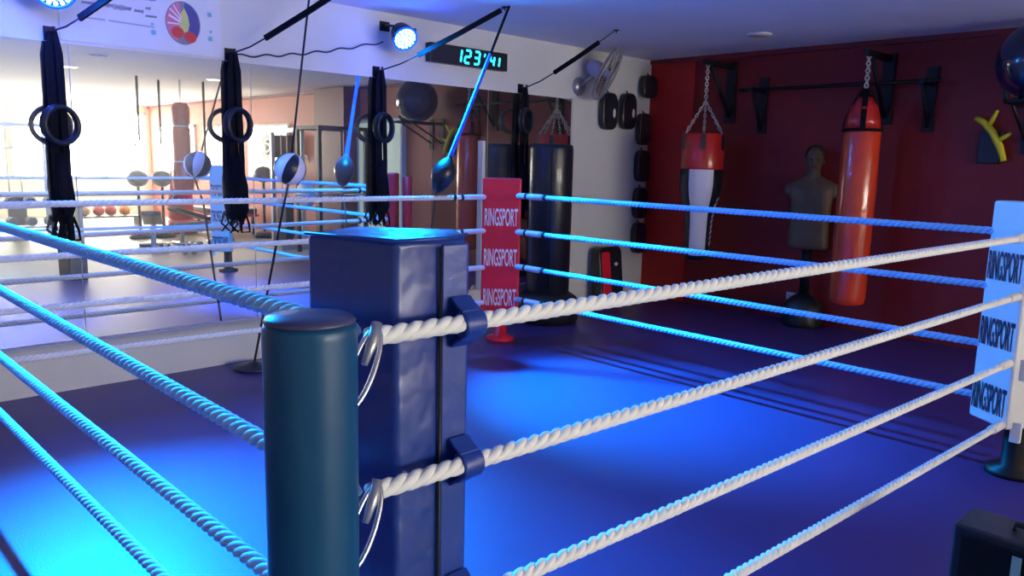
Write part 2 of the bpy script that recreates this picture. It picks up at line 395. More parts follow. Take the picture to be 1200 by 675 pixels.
# hardware between the ropes and the round post: one shackle set per rope, each a thing of its own
for i in range(4):
    z = hts['NB'][i][0]
    sh = empty('turnbuckle', (-.02,.0,z-.05), 0, 'steel shackle between blue pad and round post, ' +
               ['highest of four', 'second highest of four', 'third highest of four', 'lowest of four'][i], 'shackle')
    m = MB()
    pa, pb = Vector((.012,-.012,z+.016)), Vector((-.075,-.055,z-.105))
    d = (pb-pa); sd = d.cross(Vector((.6,.8,0))).normalized()*.013; 
    loop = []
    for j in range(24):
        a = 2*PI*j/24; c = (pa+pb)/2
        loop.append(c+d*.5*math.cos(a)*(1 if abs(math.cos(a)) < .98 else 1)+sd*1.5*math.sin(a))
    m.tube(loop, .0052, 8, closed=True)
    build('shackle_ring', m, M['chrome'], sh)
    build('screw_body', MB().tube([pa+Vector((.0,.0,.012)), pa+d*.2, pa+d*.45], [.010,.010,.006], 10), M['grey_metal'], sh)
    build('eye', MB().torus(pb+Vector((-.005,-.0,-.012)), .016, .005, (.6,.8,0)), M['chrome'], sh)

def text_mesh(s, mt, parent, loc, right, up, width, height, name='lettering', th=.002, slant=0):
    cu = bpy.data.curves.new('t', 'FONT'); cu.body = s; cu.align_x = 'CENTER'; cu.align_y = 'CENTER'; cu.extrude = .004; cu.offset = .012; cu.shear = slant
    ob = bpy.data.objects.new('t', cu); col.objects.link(ob)
    dg = bpy.context.evaluated_depsgraph_get(); dg.update()
    me = bpy.data.meshes.new_from_object(ob.evaluated_get(dg)); bpy.data.objects.remove(ob)
    co = np.array([v.co[:] for v in me.vertices]); mn = co.min(0); mx = co.max(0); c = (mn+mx)/2; sz = mx-mn
    right = Vector(right).normalized(); up = Vector(up).normalized(); nr = right.cross(up)
    Mi = wm(parent).inverted()
    for v in me.vertices:
        p = v.co
        q = Vector(loc)+right*((p.x-c[0])/sz[0]*width)+up*((p.y-c[1])/sz[1]*height)+nr*((p.z-c[2])/sz[2]*th)
        v.co = Mi @ q
    me.materials.clear(); me.materials.append(mt)
    o = bpy.data.objects.new(name, me); col.objects.link(o); o.parent = parent
    return o
def corner(c, face_ang, vinyl, lmat, label, wid=.34, z0=.30, z1=1.49, base=None, dep=.1, off=.16):
    """pad whose printed face looks along face_ang, standing inside ring corner c"""
    f = Vector((math.cos(face_ang), math.sin(face_ang), 0)); r = Vector((0,0,1)).cross(f)*1.0
    fc = Vector(c)+f*off
    t = empty('corner_pad', fc-f*dep/2, 0, label, 'corner pad')
    def pt(x, y): q = fc+r*x+f*y; return (q.x, q.y)
    build('pad_body', MB().prism([pt(-wid/2,-dep), pt(-wid/2+.0,0), pt(wid/2,0), pt(wid/2,-dep)], z0, z1), vinyl, t, bevel=.015)
    for k in range(3):
        z = z1-(.27, .57, .87)[k]*(z1-z0)-.02
        text_mesh('RINGSPORT', lmat, t, fc+f*.003+Vector((0,0,z)), -r if False else r, (0,0,1), wid*.86, .155)
    return t, fc, f, r
# red far corner
t, fc, f, r = corner(R_, PI*1.25, M['red_vinyl'], M['lettering'], 'red padded corner post cover with white lettering at the far mirror corner')
def post(c, label, mt, zt=1.45, fm=None):
    t = empty('ring_post', c, 0, label, 'ring post')
    build('pole', MB().lathe([(.05,.02),(.05,zt),(.04,zt+.01)], c, 24), mt, t)
    build('base_foot', MB().lathe([(.13,0),(.13,.03),(.06,.05),(.055,.28)], c, 24), fm or mt, t)
    return t
post(R_+Vector((.03,.03,0)), 'red painted ring post standing behind the red corner pad', M['red_vinyl'])
post(B_+Vector((.08,-.02,0)), 'slim pale ring post behind the pale corner pad at the right edge', M['white_vinyl'], fm=M['black_metal'])
post(L_+Vector((-.06,.06,0)), 'slim ring post beside the mirrors at the far left corner', M['black_metal'])
t, fc, f, r = corner(Vector((3.925,.01,0)), math.radians(145.7), M['white_vinyl'], M['dark_lettering'], 'pale blue lit corner pad with dark lettering at the right edge', off=0, dep=.12, wid=.27)
for i in range(4):
    z = hts['NB'][i][1]
    q = fc+(-r if (fc+r).y > (fc-r).y else r)*.14-f*.06
    build('strap', MB().box(q+Vector((0,0,z-.03)), (.03,.05,.11)), M['rope'], t, bevel=.004)
t, fc, f, r = corner(L_, math.radians(-45), M['white_vinyl'], M['dark_lettering'], 'pale corner pad cut off by the left edge of the photo', off=.14, dep=.1)

# ------------------------------------------------------------------ header: banner, lights, timer
bt = empty('wall_banner', W(-5.95,-.008,2.36), ROT, 'white sponsor banner with grey print and a round emblem on the header wall', 'banner')
build('sheet', MB().wbox(-6.5,-5.42,-.01,-.002,2.345,2.8), M['banner'], bt)
def wtxt(pts_list, th, b, mt, name, parent):
    m = MB()
    for pts, w in pts_list: m.ribbon([W(a,b,z) for a, z in pts], w, .0015, EU if abs(pts[0][0]-pts[-1][0]) < abs(pts[0][1]-pts[-1][1]) else Vector((0,0,1)))
    return build(name, m, mt, parent)
for z0 in (2.715, 2.60):
    for a0, a1, h, dz in ((-6.36,-6.27,.022,0), (-6.26,-6.17,.034,.004), (-6.16,-6.05,.036,.0), (-6.03,-5.975,.028,-.006), (-5.955,-5.92,.022,.022), (-5.955,-5.88,.02,-.03)):
        a = a0; rows = [([(a0, z0+dz-.0), (a1, z0+dz)], .004)]
        while a < a1:
            hh = h*random.uniform(.6, 1); rows.append(([(a, z0+dz-hh/2), (a+.008, z0+dz+hh/2)], .008))
            if random.random() < .45: rows.append(([(a, z0+dz), (a+.011, z0+dz+.002)], .007))
            a += .0125
        wtxt(rows, 0, -.0125, M['print_grey'], 'printed_word', bt)
wtxt([([(-6.38,2.505),(-6.22,2.505)], .011)], 0, -.0125, M['print_line'], 'underline', bt)
wtxt([([(-6.2,2.505),(-5.9,2.5)], .011)], 0, -.0125, M['print_line'], 'underline', bt)
def wdisc(ca, cz, ra, rz, b, mt, name, parent, a0=0, a1=2*PI, n=32, clip=None):
    vs = [W(ca, b, cz)]; 
    for i in range(n+1):
        x = a0+(a1-a0)*i/n; vs.append(W(ca+ra*math.cos(x), b, cz+rz*math.sin(x)))
    return build(name, MB().add(vs, [(0, i, i+1) for i in range(1, n+1)]), mt, parent)
em = wdisc(-5.7, 2.555, .125, .15, -.0125, M['print_rim'], 'emblem', bt)
wdisc(-5.7, 2.555, .118, .142, -.0135, M['print_navy'], 'emblem_sky', em, -1.2, 1.45)
wdisc(-5.7, 2.555, .118, .142, -.0135, M['print_pink'], 'emblem_field', em, 1.75, 4.3)
wtxt([([(-5.80,2.60),(-5.72,2.56)], .014), ([(-5.79,2.645),(-5.715,2.575)], .010), ([(-5.765,2.672),(-5.71,2.59)], .008), ([(-5.81,2.545),(-5.73,2.545)], .01)], 0, -.0145, M['lettering'], 'emblem_rays', em)
m = MB(); m.add([W(a,-.015,z) for a, z in ((-5.715,2.62),(-5.69,2.66),(-5.665,2.61),(-5.655,2.55),(-5.668,2.5),(-5.70,2.49),(-5.728,2.53),(-5.73,2.58))], [tuple(range(8))])
build('emblem_figure', m, M['print_yellow'], em)
for ca, cz in ((-5.742,2.487), (-5.652,2.462)):
    m = MB().add([W(ca+.044*math.cos(2*PI*i/20), -.0165, cz+.04*math.sin(2*PI*i/20)) for i in range(20)], [tuple(range(20))])
    build('emblem_glove', m, M['print_red'], em)
for ca, cz, rr in ((-5.915,2.69,.024),(-5.915,2.52,.015),(-5.91,2.465,.026),(-5.505,2.64,.024),(-5.5,2.52,.014),(-5.505,2.47,.025)):
    m = MB().add([W(ca+rr*(1 if i % 2 else .55)*math.cos(2*PI*i/14), -.0125, cz+rr*(1 if i % 2 else .55)*math.sin(2*PI*i/14)) for i in range(14)], [tuple(range(14))])
    build('splash', m, M['print_cyan'], bt)

def led_par(c, aim, rad, label, bulbs):
    c = Vector(c); d = (Vector(aim)-c).normalized()
    q = d.to_track_quat('Z', 'Y').to_matrix().to_4x4(); T = Matrix.Translation(c) @ q
    t = empty('stage_light', c, 0, label, 'stage light')
    build('housing', MB().lathe([(rad*.45,-rad*1.5),(rad*.8,-rad*1.3),(rad*1.0,-rad*.5),(rad*1.08,-.012),(rad*1.08,0.0),(rad*.99,0.0),(rad*.96,-.01)], n=28, M=T), M['black_plastic'], t)
    build('lens', MB().lathe([(rad*.95,-.012),(rad*.95,-.009)], n=28, M=T), M['led_lens'], t)
    m = MB()
    for ring_r, n in ((0,1),(.3,6),(.58,11),(.82,16)):
        for i in range(n):
            a = 2*PI*i/n+ring_r; m.sphere((rad*ring_r*math.cos(a), rad*ring_r*math.sin(a), -.004), rad*.115, M=T, n=8, m=5)
    build('led_bulbs', m, M['led_white'], t)
    build('halo_ring', MB().tube([T @ Vector((rad*1.0*math.cos(2*PI*i/32), rad*1.0*math.sin(2*PI*i/32), .004)) for i in range(32)], rad*.1, 8, closed=True), M['led_halo'], t)  # added ring carries the lamp's blue halo as its own glow
    w = W(0,0,0); 
    # yoke to wall
    b = (c-C0).dot(EW); a = (c-C0).dot(EU)
    side = EU
    m = MB().tube([c+side*rad*1.12, c+side*rad*1.12+EW*(.0)+Vector((0,0,rad*.9)), c+side*rad*.4+EW*(-b-.02)*.8+Vector((0,0,rad*1.3)), W(a,-.005,c.z+rad*1.3)], .008, 8)
    m.tube([c-side*rad*1.12, c-side*rad*1.12+Vector((0,0,rad*.9)), c-side*rad*.4+EW*(-b-.02)*.8+Vector((0,0,rad*1.3)), W(a,-.005,c.z+rad*1.3)], .008, 8)
    m.wbox(a-.05, a+.05, -.012, 0, c.z+rad*1.3-.04, c.z+rad*1.3+.04)
    build('yoke', m, M['black_metal'], t)
    return t, c, d
cam_p = Vector((-.7517, -1.1635, 1.6296))
aim2 = Vector((3.66, 2.2, 0)); c2 = W(-3.95, -.3, 2.635)
led2_t, l2, d2 = led_par(c2, c2+(aim2-c2).normalized()*.75+(cam_p-c2).normalized()*.45, .10, 'round blue LED stage light on the header beside the digital timer', 0)
aim1 = Vector((.1, 2.4, 0)); c1 = W(-6.6, -.32, 2.6)
_, l1, d1 = led_par(c1, c1+(aim1-c1).normalized()*.7+(cam_p-c1).normalized()*.5, .115, 'round cyan blue LED stage light cropped by the top left edge', 0)
pts = []
for i in range(40):
    x = i/39; a = -5.33+(1.27)*x; z = 2.375+.235*x**1.5+.01*math.sin(x*38)
    pts.append(W(a, -.02-.12*x**3, z))
build('power_cord', MB().tube(pts, .006, 6), M['black_plastic'], led2_t)

# digital timer
tm = empty('digital_timer', W(-3.01,-.04,2.6), ROT, 'long black digital wall timer with cyan numerals', 'timer')
def tz(a): return 2.598-.0*(a+3)
build('timer_case', MB().wbox(-3.5,-2.53,-.08,-.002,2.515,2.685), M['black_plastic'], tm, bevel=.006)
SEG = {'1': 'bc', '2': 'abged', '3': 'abgcd', '4': 'fgbc'}
def digit(ch, a, zc, w, h, parent):
    m = MB(); sl = .16
    P = {'a': ((0,1),(1,1)), 'b': ((1,1),(1,.5)), 'c': ((1,.5),(1,0)), 'd': ((0,0),(1,0)), 'e': ((0,0),(0,.5)), 'f': ((0,.5),(0,1)), 'g': ((0,.5),(1,.5))}
    for s in SEG[ch]:
        (x0, y0), (x1, y1) = P[s]; k = .07
        X0, X1, Y0, Y1 = x0+(x1-x0)*k, x1-(x1-x0)*k, y0+(y1-y0)*k, y1-(y1-y0)*k
        f = lambda x, y: W(a+(x-.5)*w+(y-.5)*h*sl, -.083, zc+(y-.5)*h)
        m.ribbon([f(X0,Y0), f(X1,Y1)], .02, .003, EU if x0 == x1 else Vector((0,0,1)))
    build('numeral', m, M['seg'], parent)
digit('1', -3.16, 2.60, .05, .115, tm); digit('2', -3.055, 2.60, .062, .115, tm); digit('3', -2.94, 2.60, .062, .115, tm)
build('minute_mark', MB().ribbon([W(-2.845,-.083,2.62), W(-2.832,-.083,2.65)], .016, .003, EU), M['seg'], tm)
digit('4', -2.74, 2.592, .05, .088, tm); digit('1', -2.665, 2.592, .04, .088, tm)

# ------------------------------------------------------------------ suspension strap sets on the mirror wall
def strap_set(a, label, ringz, blue=False, ringdx=0, seed=1):
    rnd = random.Random(seed)
    t = empty('suspension_straps', W(a,-.08,2.36), ROT, label, 'exercise straps')
    build('wall_hook', MB().wbox(a-.035, a+.035, -.012, -.002, 2.33, 2.42).tube([W(a,-.01,2.38), W(a,-.09,2.38), W(a,-.1,2.41)], .009, 8), M['black_metal'], t)
    m = MB()
    for dx, b in ((-.028,-.07), (.026,-.085)):
        m.ribbon([W(a+dx*.3,b,2.385), W(a+dx,b,2.25), W(a+dx*1.1,b,1.95), W(a+dx*1.2,b-.01,1.6), W(a+dx*1.3,b,1.36)], [.03,.045,.045,.042,.04], .006, EU)
    m.ribbon([W(a,-.06,2.38), W(a+.01,-.06,2.0), W(a-.01,-.06,1.75), W(a,-.06,1.45)], .055, .012, EU)
    build('webbing', m, M['black_web'], t)
    # bunched lower end
    m = MB()
    for k in range(5):
        x = a+rnd.uniform(-.045,.045); l = rnd.uniform(1.04,1.2)
        m.ribbon([W(x*.3+a*.7,-.08,1.62), W(x,-.09-.01*k,1.4), W(x+rnd.uniform(-.03,.03),-.09-.012*k,1.22), W(x+rnd.uniform(-.03,.03),-.08,l)], .03, .008, EU)
    m.tube([W(a,-.08,1.62), W(a,-.09,1.45), W(a+.01,-.09,1.28), W(a,-.08,1.16)], [.03,.055,.06,.035], 10)
    build('strap_bundle', m, M['black_web'], t)
    for sx in (-1, 1):
        m = MB(); cx = a+sx*.045
        m.tube([W(cx,-.09,1.2), W(cx-sx*.03,-.09,1.11), W(cx-.03,-.09,1.045), W(cx+.035,-.09,1.045), W(cx+sx*.03,-.09,1.11), W(cx,-.09,1.2)], .009, 6)
        build('foot_loop', m, M['black_web'], t)
    m = MB(); rr = .115
    m.torus(W(a+ringdx-.004,-.11,ringz), rr, .016, (EU*.3-EW).normalized())
    build('gym_ring', m, M['black_plastic'], t)
    m = MB().torus(W(a+ringdx+.004,-.14,ringz-.006), rr, .016, (EU*.38-EW).normalized())
    build('gym_ring', m, M['black_plastic'], t)
    return t
strap_set(-6.56, 'blue lit black suspension straps with gym rings at the far left mirror', 1.80, ringdx=.0, seed=1)
strap_set(-5.36, 'black suspension straps with gym rings hung under the emblem banner', 1.86, ringdx=.0, seed=2)
strap_set(-4.04, 'black suspension straps with gym rings reflected beside the dark exercise ball', 1.90, ringdx=.0, seed=3)
strap_set(-2.27, 'black suspension straps hung above the standing black punching bag', 2.05, ringdx=-.02, seed=4)

def tie_strap(a, q, label, f0=.3, f1=.78, slack=.03):
    """diagonal ratchet strap from the header hook to a ceiling anchor"""
    P = W(a,-.1,2.385); Q = W(*q); t = empty('tension_strap', P, 0, label, 'strap'); d = Q-P
    p0, p1 = P+d*f0-Vector((0,0,slack)), P+d*f1-Vector((0,0,slack*.4))
    build('webbing', MB().ribbon([p0, (p0+p1)/2-Vector((0,0,.005)), p1], .04, .02, Vector((0,0,1))), M['black_web'], t)
    build('cord', MB().tube([P, P+d*f0*.5-Vector((0,0,slack*.9)), p0], .0065, 6), M['black_plastic'], t)
    build('cord', MB().tube([p1, Q], .005, 6), M['black_plastic'], t)
    build('ceiling_hook', MB().lathe([(.03,-.005),(.03,.0),(.01,.001)], Q-Vector((0,0,.002)), 12).tube([Q-Vector((0,0,.03)), Q], .006, 6), M['black_metal'], t)
tie_strap(-6.56, (-6.05,-1.0,HC), 'dark blue lit diagonal strap rising to the ceiling at the top left', .2, .9)
tie_strap(-5.36, (-4.85,-1.0,HC), 'black diagonal strap rising from the hook by the emblem banner', .25, .9)
tie_strap(-4.04, (-3.46,-1.0,HC), 'black diagonal strap crossing in front of the digital timer', .3, .97)
tie_strap(-2.27, (-2.03,-1.03,HC), 'long black diagonal strap rising beside the wall fan', .32, .82)

# ------------------------------------------------------------------ double-end balls
def dball(c, top, bot, label, kind):
    c = Vector(c); t = empty('double_end_ball', c, 0, label, 'punching ball')
    up = (Vector(top)-c).normalized(); q = up.to_track_quat('Z', 'Y').to_matrix().to_4x4()
    if kind == 'striped':
        m = MB().sphere((0,0,0), .112); b = build('ball', m, M['striped'], t, world=False); b.rotation_euler = (.25,.35,.1)
        build('cord', MB().tube([Vector(top), c+up*.12], .0085, 6), M['black_plastic'], t)
        build('lower_cord', MB().tube([c-up*.11, c+(Vector(bot)-c)*.2, Vector(bot)+Vector((0,0,.04))], .0085, 6), M['black_plastic'], t)
    else:
        T = Matrix.Translation(c) @ q
        m = MB().lathe([(.012,-.16),(.05,-.13),(.085,-.06),(.1,.0),(.09,.06),(.06,.11),(.025,.15),(.012,.17)], n=22, M=T)
        build('ball', m, M['black_vinyl'], t)
        s = Vector(top)-c
        build('elastic_band', MB().ribbon([c+up*.14, c+s*.35, c+s*.72], [.045,.03,.028], .012, EU), M['strap_blue'], t)
        build('cord', MB().ribbon([c+s*.72, Vector(top)], .022, .008, EU), M['black_web'], t)
        build('lower_cord', MB().tube([c-up*.15, Vector(bot)+Vector((0,0,.04))], .007, 6), M['black_plastic'], t)
    f = MB().lathe([(.15,0),(.155,.012),(.14,.03),(.06,.038),(.03,.055)], Vector(bot), 28)
    build('floor_weight', f, M['black_plastic'], t)
dball(W(-5.31,-.79,1.545), W(-4.98,-.55,HC), W(-5.36,-.26,0), 'black and white striped ball hung on cords between ceiling and floor', 'striped')
dball(W(-3.9,-.76,1.51), W(-3.46,-1.05,HC), W(-3.95,-.45,0), 'black pear shaped ball hung on a bright blue elastic band', 'pear')

# ------------------------------------------------------------------ freestanding bags by the mirror
def stand_bag(a, b, r, label, zt=1.82, rb=.33):
    c = W(a, b, 0); t = empty('standing_punching_bag', c, ROT, label, 'punching bag')
    build('bag_body', MB().lathe([(r*.9,.30),(r,.33),(r,zt-.05),(r*.97,zt-.015),(r*.86,zt)], c, 36), M['black_vinyl'], t)
    build('base', MB().lathe([(rb*.9,0),(rb,.03),(rb,.2),(rb*.93,.26),(rb*.7,.31),(r*.6,.35)], c, 36), M['black_plastic'], t)
    build('seam_strip', MB().tube([c+Vector((-.7*r-.012,-.72*r-.012,.36)), c+Vector((-.7*r-.012,-.72*r-.012,zt-.05))], .004, 6), M['black_web'], t)
stand_bag(-2.17, -.375, .225, 'tall black freestanding punching bag with a wide round base beside the red pad')

# ------------------------------------------------------------------ white wall: fan, pads, shield
fc_ = W(-1.2,-.27,2.60)
rgt, upv, fwd = Vector((.7278,-.6854,.0238)), Vector((.0921,.132,.987)), Vector((.6796,.7161,-.1592))
nf = (rgt*.85-upv*.48-fwd*.16).normalized()
t = empty('wall_fan', fc_, 0, 'grey wire wall fan tilted sideways high on the white wall', 'fan')
q = nf.to_track_quat('Z', 'Y').to_matrix().to_4x4(); T = Matrix.Translation(fc_) @ q
m = MB()
for R1, zz in ((.3,.0),(.285,.035),(.285,-.035),(.2,.055),(.2,-.055),(.1,.062),(.1,-.062)):
    m.tube([T @ Vector((R1*math.cos(2*PI*i/40), R1*math.sin(2*PI*i/40), zz)) for i in range(40)], .004 if R1 < .3 else .008, 6, closed=True)
for i in range(48):
    a = 2*PI*i/48
    for s in (1, -1): m.tube([T @ Vector((R1*math.cos(a), R1*math.sin(a), s*zz)) for R1, zz in ((.05,.064),(.2,.055),(.285,.035),(.3,0))], .0022, 4)
build('guard', m, M['grey_metal'], t)
for k in range(3):
    a0 = 2*PI*k/3; vs = []; 
    for i in range(7):
        for j in range(3):
            rr_ = .05+.2*j/2; a = a0+(i/6-.5)*1.15*(1 if j else .6); vs.append(T @ Vector((rr_*math.cos(a), rr_*math.sin(a), (i/6-.5)*.06)))
    build('blade', MB().add(vs, [(i*3+j, i*3+j+1, (i+1)*3+j+1, (i+1)*3+j) for i in range(6) for j in range(2)], True), M['fan_blade'], t)
build('hub', MB().lathe([(.04,-.03),(.05,-.02),(.05,.03),(.03,.045)], n=20, M=T), M['fan_motor'], t)
build('motor', MB().lathe([(.03,-.24),(.07,-.22),(.085,-.16),(.085,-.1),(.05,-.07)], n=24, M=T), M['fan_motor'], t)
mp_ = T @ Vector((0,0,-.18))
build('wall_bracket', MB().tube([mp_, mp_-Vector((0,0,.1)), W(-1.36,-.03,2.47)], .018, 8).lathe([(.1,0),(.1,.02),(.06,.05)], n=22, M=Matrix.Translation(W(-1.36,-.0,2.47)) @ (-EW).to_track_quat('Z','Y').to_matrix().to_4x4()), M['grey_metal'], t)

def focus_pad(a, z, w, h, label, logo=True, b=-.05, mt=None):
    t = empty('focus_pad', W(a,b,z), ROT, label, 'boxing pad', )
    poly = []
    for i in range(24):
        x = 2*PI*i/24; cx, sy = math.cos(x), math.sin(x)
        poly.append((w/2*math.copysign(abs(cx)**.6, cx), h/2*math.copysign(abs(sy)**.6, sy)))
    T = Matrix.Translation(W(a,b+.04,z)) @ Matrix.Rotation(ROT, 4, 'Z') @ Matrix.Rotation(PI/2, 4, 'X')
    build('pad_body', MB().prism(poly, .0, .085, T), mt or M['black_vinyl'], t, bevel=.018)
    build('hand_strap', MB().ribbon([W(a-w*.3,b+.035,z+.02), W(a,b+.042,z+.03), W(a+w*.3,b+.035,z+.02)], .05, .006, (0,0,1)), M['black_web'], t)
    build('hang_loop', MB().tube([W(a-.02,b,z+h/2-.01), W(a,b+.03,z+h/2+.03), W(a+.02,b,z+h/2-.01)], .005, 6), M['black_web'], t)
    if logo:
        build('oval_logo', MB().add([W(a+w*.22+.035*math.cos(2*PI*i/20)*.7, b-.0475, z-.02+.052*math.sin(2*PI*i/20)) for i in range(20)], [tuple(range(20))]), M['bag_white'], t)
    return t
focus_pad(-.885, 2.23, .27, .42, 'black focus mitt with a white oval mark, left one under the fan')
focus_pad(-.525, 2.25, .27, .42, 'black focus mitt with a white oval mark, right one beside the red wall')
focus_pad(-.16, 2.56, .27, .27, 'round black punch pad in the top corner by the red wall', logo=False, b=-.07)
M['black_maroon'] = mat('black_maroon', (.03,.012,.018), .4, noise=.2)
for i, z in enumerate((2.06, 1.62, 1.17, .74)):
    focus_pad(-.19, z, .24, .38, 'dark kick pad in the hanging corner column, ' + ['topmost of four', 'second from the top', 'third from the top', 'lowest of four'][i], logo=False, mt=M['black_maroon'])
# kick shield
t = empty('kick_shield', W(-.9,-.16,.0), ROT, 'red and black kick shield leaning against the foot of the white wall', 'kick shield')
T = Matrix.Translation(W(-.9,-.12,.345)) @ Matrix.Rotation(ROT, 4, 'Z') @ Matrix.Rotation(PI/2-.12, 4, 'X')
def rrect(w, h, r, n=5, x0=0):
    pts = []
    for cx, cy, a0 in ((w/2-r,h/2-r,0),(-w/2+r,h/2-r,PI/2),(-w/2+r,-h/2+r,PI),(w/2-r,-h/2+r,1.5*PI)):
        for i in range(n+1): pts.append((x0+cx+r*math.cos(a0+i*PI/2/n), cy+r*math.sin(a0+i*PI/2/n)))
    return pts
build('shield_body', MB().prism(rrect(.42,.66,.08), -.02, .1, T), M['black_vinyl'], t, bevel=.015)
build('red_panel', MB().prism(rrect(.15,.54,.03, x0=-.1), .1, .112, T), M['red_vinyl'], t, bevel=.004)
build('oval_logo', MB().add([T @ Vector((.09+.035*math.cos(2*PI*i/20), .12+.022*math.sin(2*PI*i/20), .104)) for i in range(20)], [tuple(range(20))]), M['bag_white'], t)

# ------------------------------------------------------------------ heavy bags and brackets at the red wall
def chain(m, P, Q, n, r=.016, th=.0045):
    P = Vector(P); Q = Vector(Q); d = (Q-P)/n; t = d.normalized()
    for i in range(n):
        c = P+d*(i+.5); ax = t.orthogonal().normalized(); bx = t.cross(ax)
        if i % 2: ax, bx = bx, ax
        m.tube([c+t*d.length*.66*math.cos(2*PI*k/10)+ax*r*.8*math.sin(2*PI*k/10) for k in range(10)], th, 5, closed=True)
def bag_bracket(b, zt, label, reach=.6):
    t = empty('bag_bracket', W(0,b,zt), ROT, label, 'wall bracket')
    build('wall_plate', MB().wbox(-.03,0,b-.06,b+.06,zt-.62,zt+.05), M['black_metal'], t, bevel=.004)
    build('arm', MB().wbox(-reach,-.03,b-.025,b+.025,zt-.03,zt+.03), M['black_metal'], t, bevel=.004)
    build('brace', MB().tube([W(-.03,b,zt-.55), W(-reach*.75,b,zt-.03)], .022, 8), M['black_metal'], t)
    return t
HB1, HB2 = (-.52,-1.1), (-.52,-2.8)
bag_bracket(HB1[1], 2.74, 'black triangular wall bracket holding the red and white heavy bag')
bag_bracket(HB2[1], 2.70, 'black triangular wall bracket holding the all red heavy bag')
c = W(*HB1,0); t = empty('heavy_bag', W(*HB1,1.95), ROT, 'hanging heavy bag in red, white and black with a tapered body', 'heavy bag')
rt, rm, rb = .232, .2, .145
def ang(v): return math.atan2(v.y, v.x)
vc = cam_p-c; base_ang = ang(vc)
build('red_top', MB().lathe([(rt*.93,1.985),(rt,1.97),(rt,1.62),(rt*.99,1.60)], c, 40), M['bag_red'], t)
prof = [(rt*.99,1.60),(rt*1.0,1.44),(rt*.93,1.32),(rm*.86,1.2),(rb*1.02,1.05),(rb*.92,.66),(rb*.9,.62),(rb*.6,.6)]
build('black_body', MB().lathe(prof, c, 40), M['black_vinyl'], t)
# white front panel follows the body
def panel(prof, a0, a1, off, n=10, shape=None):
    vs = []; fs = []
    for i, (r_, z_) in enumerate(prof):
        k = shape[i] if shape else 1
        for j in range(n+1):
            a = (a0+a1)/2+(a1-a0)*(j/n-.5)*k; vs.append(c+Vector(((r_+off)*math.cos(a), (r_+off)*math.sin(a), z_)))
    for i in range(len(prof)-1):
        for j in range(n): fs.append((i*(n+1)+j, i*(n+1)+j+1, (i+1)*(n+1)+j+1, (i+1)*(n+1)+j))
    return MB().add(vs, fs, True)
build('white_panel', panel(prof[:6], base_ang-.58, base_ang+.58, .004, shape=[1,1,.98,1.02,1.1,1.15]), M['bag_white'], t)
# side lettering marks (illegible italic strokes down the side)
m = MB()
for i in range(9):
    z = 1.28-.06*i; k = np.interp(z, [p[1] for p in prof[::-1]], [p[0] for p in prof[::-1]])+.006
    a = base_ang+1.15+.0*i
    m.ribbon([c+Vector((k*math.cos(a-.13), k*math.sin(a-.13), z-.02)), c+Vector((k*math.cos(a+.13), k*math.sin(a+.13), z+.02))], .022, .003, (0,0,1))
build('side_marks', m, M['bag_white'], t)
m = MB(); ring_top = W(HB1[0],HB1[1],2.33)
for k in range(6):
    a = base_ang+.0+k*PI/3; p = c+Vector((rt*.95*math.cos(a), rt*.95*math.sin(a), 1.99)); chain(m, p, ring_top, 10)
    build('black_tab', MB().prism(rrect(.055,.17,.025), 0, .008, Matrix.Translation(c+Vector(((rt+.001)*math.cos(a), (rt+.001)*math.sin(a), 1.89))) @ Matrix.Rotation(a+PI/2,4,'Z') @ Matrix.Rotation(PI/2,4,'X')), M['black_vinyl'], t)
chain(m, ring_top, W(HB1[0],HB1[1],2.72), 12, r=.02, th=.006)
build('chain', m, M['chain'], t)
# red bag
c = W(*HB2,0); t = empty('heavy_bag', W(*HB2,2.0), ROT, 'long glossy red heavy bag hanging beside the torso dummy', 'heavy bag')
r_ = .168
build('bag_body', MB().lathe([(r_*.8,.35),(r_*.97,.37),(r_,.42),(r_*1.02,1.2),(r_*1.0,1.98),(r_*.96,2.0)], c, 36), M['bag_orange'], t)
build('top_cone', MB().lathe([(r_*.96,2.0),(r_*.9,2.1),(r_*.75,2.2),(r_*.4,2.3)], c, 24), M['bag_red'], t)
m = MB().torus(c+Vector((0,0,2.0)), r_*1.0, .014)
for k in range(4):
    a = k*PI/2+.4; u = Vector((math.cos(a), math.sin(a), 0))
    m.ribbon([c+u*r_*1.01+Vector((0,0,1.99)), c+u*r_*.93+Vector((0,0,2.11)), c+u*.05+Vector((0,0,2.36))], .05, .01, Vector((0,0,1)).cross(u))
m.tube([c+Vector((0,0,2.28)), c+Vector((0,0,2.38))], [.07,.03], 10)
build('hanging_straps', m, M['black_web'], t)
m = MB(); chain(m, c+Vector((0,0,2.36)), c+Vector((0,0,2.69)), 10, r=.022, th=.007); build('chain', m, M['chain'], t)
# pull-up bar
t = empty('pull_up_bar', W(0,-2.1,2.45), ROT, 'black wall mounted pull up bar on two angled brackets', 'pull-up bar')
build('bar', MB().tube([W(-.27,-1.35,2.45), W(-.27,-3.35,2.45)], .018, 10), M['black_metal'], t)
for b in (-1.5, -3.2):
    m = MB().wbox(-.03,0,b-.05,b+.05,2.0,2.6).wbox(-.3,-.03,b-.022,b+.022,2.43,2.475)
    m.tube([W(-.03,b,2.05), W(-.25,b,2.44)], .02, 8)
    build('bracket', m, M['black_metal'], t)
# wall socket
t = empty('wall_socket', W(0,-2.0,.26), ROT, 'small white wall socket low on the red wall', 'socket')
build('plate', MB().wbox(-.012,0,-2.06,-1.94,.22,.30), M['socket'], t, bevel=.004)
build('socket_holes', MB().wbox(-.0135,-.012,-2.03,-2.02,.25,.27).wbox(-.0135,-.012,-1.98,-1.97,.25,.27), M['tie'], t)

